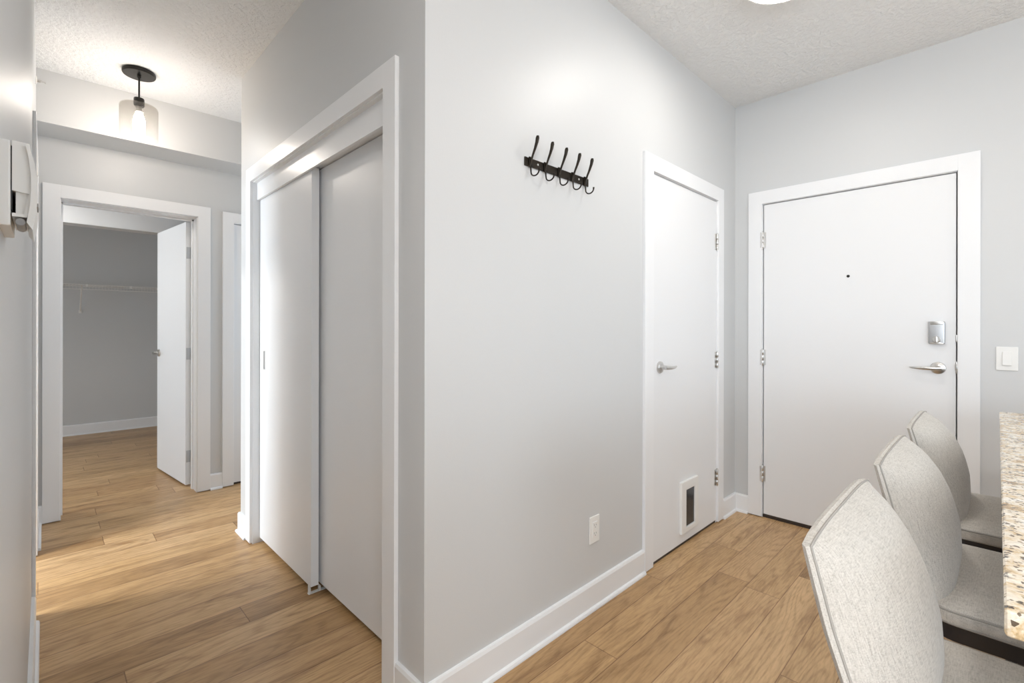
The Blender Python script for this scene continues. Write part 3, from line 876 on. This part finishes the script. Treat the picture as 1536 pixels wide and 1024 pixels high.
# ------------------------------------------------------------------ windows (behind the viewer and in the side rooms)
def window_x(name, y, op, label):
    a, b, z0, z1 = op
    bm = bmesh.new(); f = 0.05
    for q in ((a, b, z0, z0 + f), (a, b, z1 - f, z1), (a, a + f, z0, z1), (b - f, b, z0, z1), ((a + b) / 2 - f / 2, (a + b) / 2 + f / 2, z0, z1)):
        bx(bm, q[0], q[1], y - 0.03, y + 0.03, q[2], q[3])
    return struct(name, bm, M['trim'], label, 'window')
def window_y(name, x, op, label):
    a, b, z0, z1 = op
    bm = bmesh.new(); f = 0.05
    for q in ((a, b, z0, z0 + f), (a, b, z1 - f, z1), (a, a + f, z0, z1), (b - f, b, z0, z1)):
        bx(bm, x - 0.03, x + 0.03, q[0], q[1], q[2], q[3])
    return struct(name, bm, M['trim'], label, 'window')
window_x('window_1', -4.56, (0.7, 3.0, 0.35, 2.35), 'large living room window behind the viewer')
window_x('window_2', -4.56, (-2.4, -0.8, 0.7, 2.3), 'second living room window behind the viewer')
window_y('window_5', -3.26, (-3.4, -0.6, 0.25, 2.35), 'large living room window on the left, outside the view')
window_y('window_3', -3.26, (2.6, 3.9, 0.5, 2.2), 'window of the room left of the hall')
window_y('window_added', XE + 0.07, (-3.6, -1.6, 0.9, 2.3), 'added kitchen window, unseen, brightening the left wall')  # unseen window put in so daylight reaches the left wall
window_y('window_6', 2.36, (3.35, 4.10, 0.5, 2.2), 'window at the end of the right hall branch')
window_y('window_4', -3.26, (4.42, 5.36, 0.6, 2.2), 'bedroom window beyond the doorway')

# ------------------------------------------------------------------ lights
def area(name, loc, rot, sx, sy, power, col):
    l = bpy.data.lights.new(name, 'AREA'); l.shape = 'RECTANGLE'; l.size = sx; l.size_y = sy
    l.energy = power; l.color = col
    o = bpy.data.objects.new(name, l); C.objects.link(o); o.location = loc; o.rotation_euler = rot
    return o
def point(name, loc, power, col, r):
    l = bpy.data.lights.new(name, 'POINT'); l.energy = power; l.color = col; l.shadow_soft_size = r
    o = bpy.data.objects.new(name, l); C.objects.link(o); o.location = loc
    return o
DAY = (0.82, 0.91, 1.0)
WARM = (1.0, 0.90, 0.78)
NEUT = (1.0, 0.93, 0.85)
area('daylight_living', (1.85, -4.45, 1.35), (PI / 2, 0, 0), 2.2, 1.9, 9, DAY)        # faces +y
area('daylight_living_west', (-1.6, -4.45, 1.5), (PI / 2, 0, 0), 1.5, 1.5, 50, DAY)
area('daylight_living_side', (-3.15, -2.0, 1.25), (PI / 2, 0, -PI / 2), 2.6, 1.9, 104, DAY)
area('daylight_left_room', (-3.15, 3.25, 1.35), (PI / 2, 0, -PI / 2), 1.2, 1.6, 130, DAY)   # faces +x
area('fill_left_wall', (XE - 0.03, -2.6, 1.6), (PI / 2, 0, PI / 2), 1.9, 1.3, 28, DAY)  # added fill for the left wall, at the unseen kitchen opening
area('daylight_hall_right', (2.25, 3.72, 1.35), (PI / 2, 0, PI / 2), 0.7, 1.6, 9, DAY)
area('daylight_bedroom', (-3.15, 4.9, 1.4), (PI / 2, 0, -PI / 2), 0.88, 1.5, 50, DAY)

w = bpy.data.worlds.new('sky'); SC.world = w; w.use_nodes = True
w.node_tree.nodes['Background'].inputs[0].default_value = (0.75, 0.86, 1.0, 1)
w.node_tree.nodes['Background'].inputs[1].default_value = 1.2

# ------------------------------------------------------------------ camera
cam = bpy.data.cameras.new('camera'); co = bpy.data.objects.new('camera', cam); C.objects.link(co)
cam.sensor_width = 36.0; cam.lens = 714.06 / 1536 * 36.0
cam.shift_y = -(512 - 490.7) / 1536
cam.clip_start = 0.01
Rm = Matrix.Rotation(math.radians(45.5425 - 90), 4, 'Z') @ Matrix.Rotation(PI / 2, 4, 'X') @ Matrix.Rotation(0.0019, 4, 'Z')
co.matrix_world = Matrix.Translation((0, 0, 1.2401)) @ Rm
SC.camera = co

SC.view_settings.view_transform = 'Standard'
SC.view_settings.look = 'None'
SC.view_settings.gamma = 1.0
SC.view_settings.use_curve_mapping = False
SC.view_settings.exposure = 0.14
SC.cycles.max_bounces = 12
SC.cycles.diffuse_bounces = 8
SC.cycles.transparent_max_bounces = 16
SC.cycles.sample_clamp_indirect = 6.0
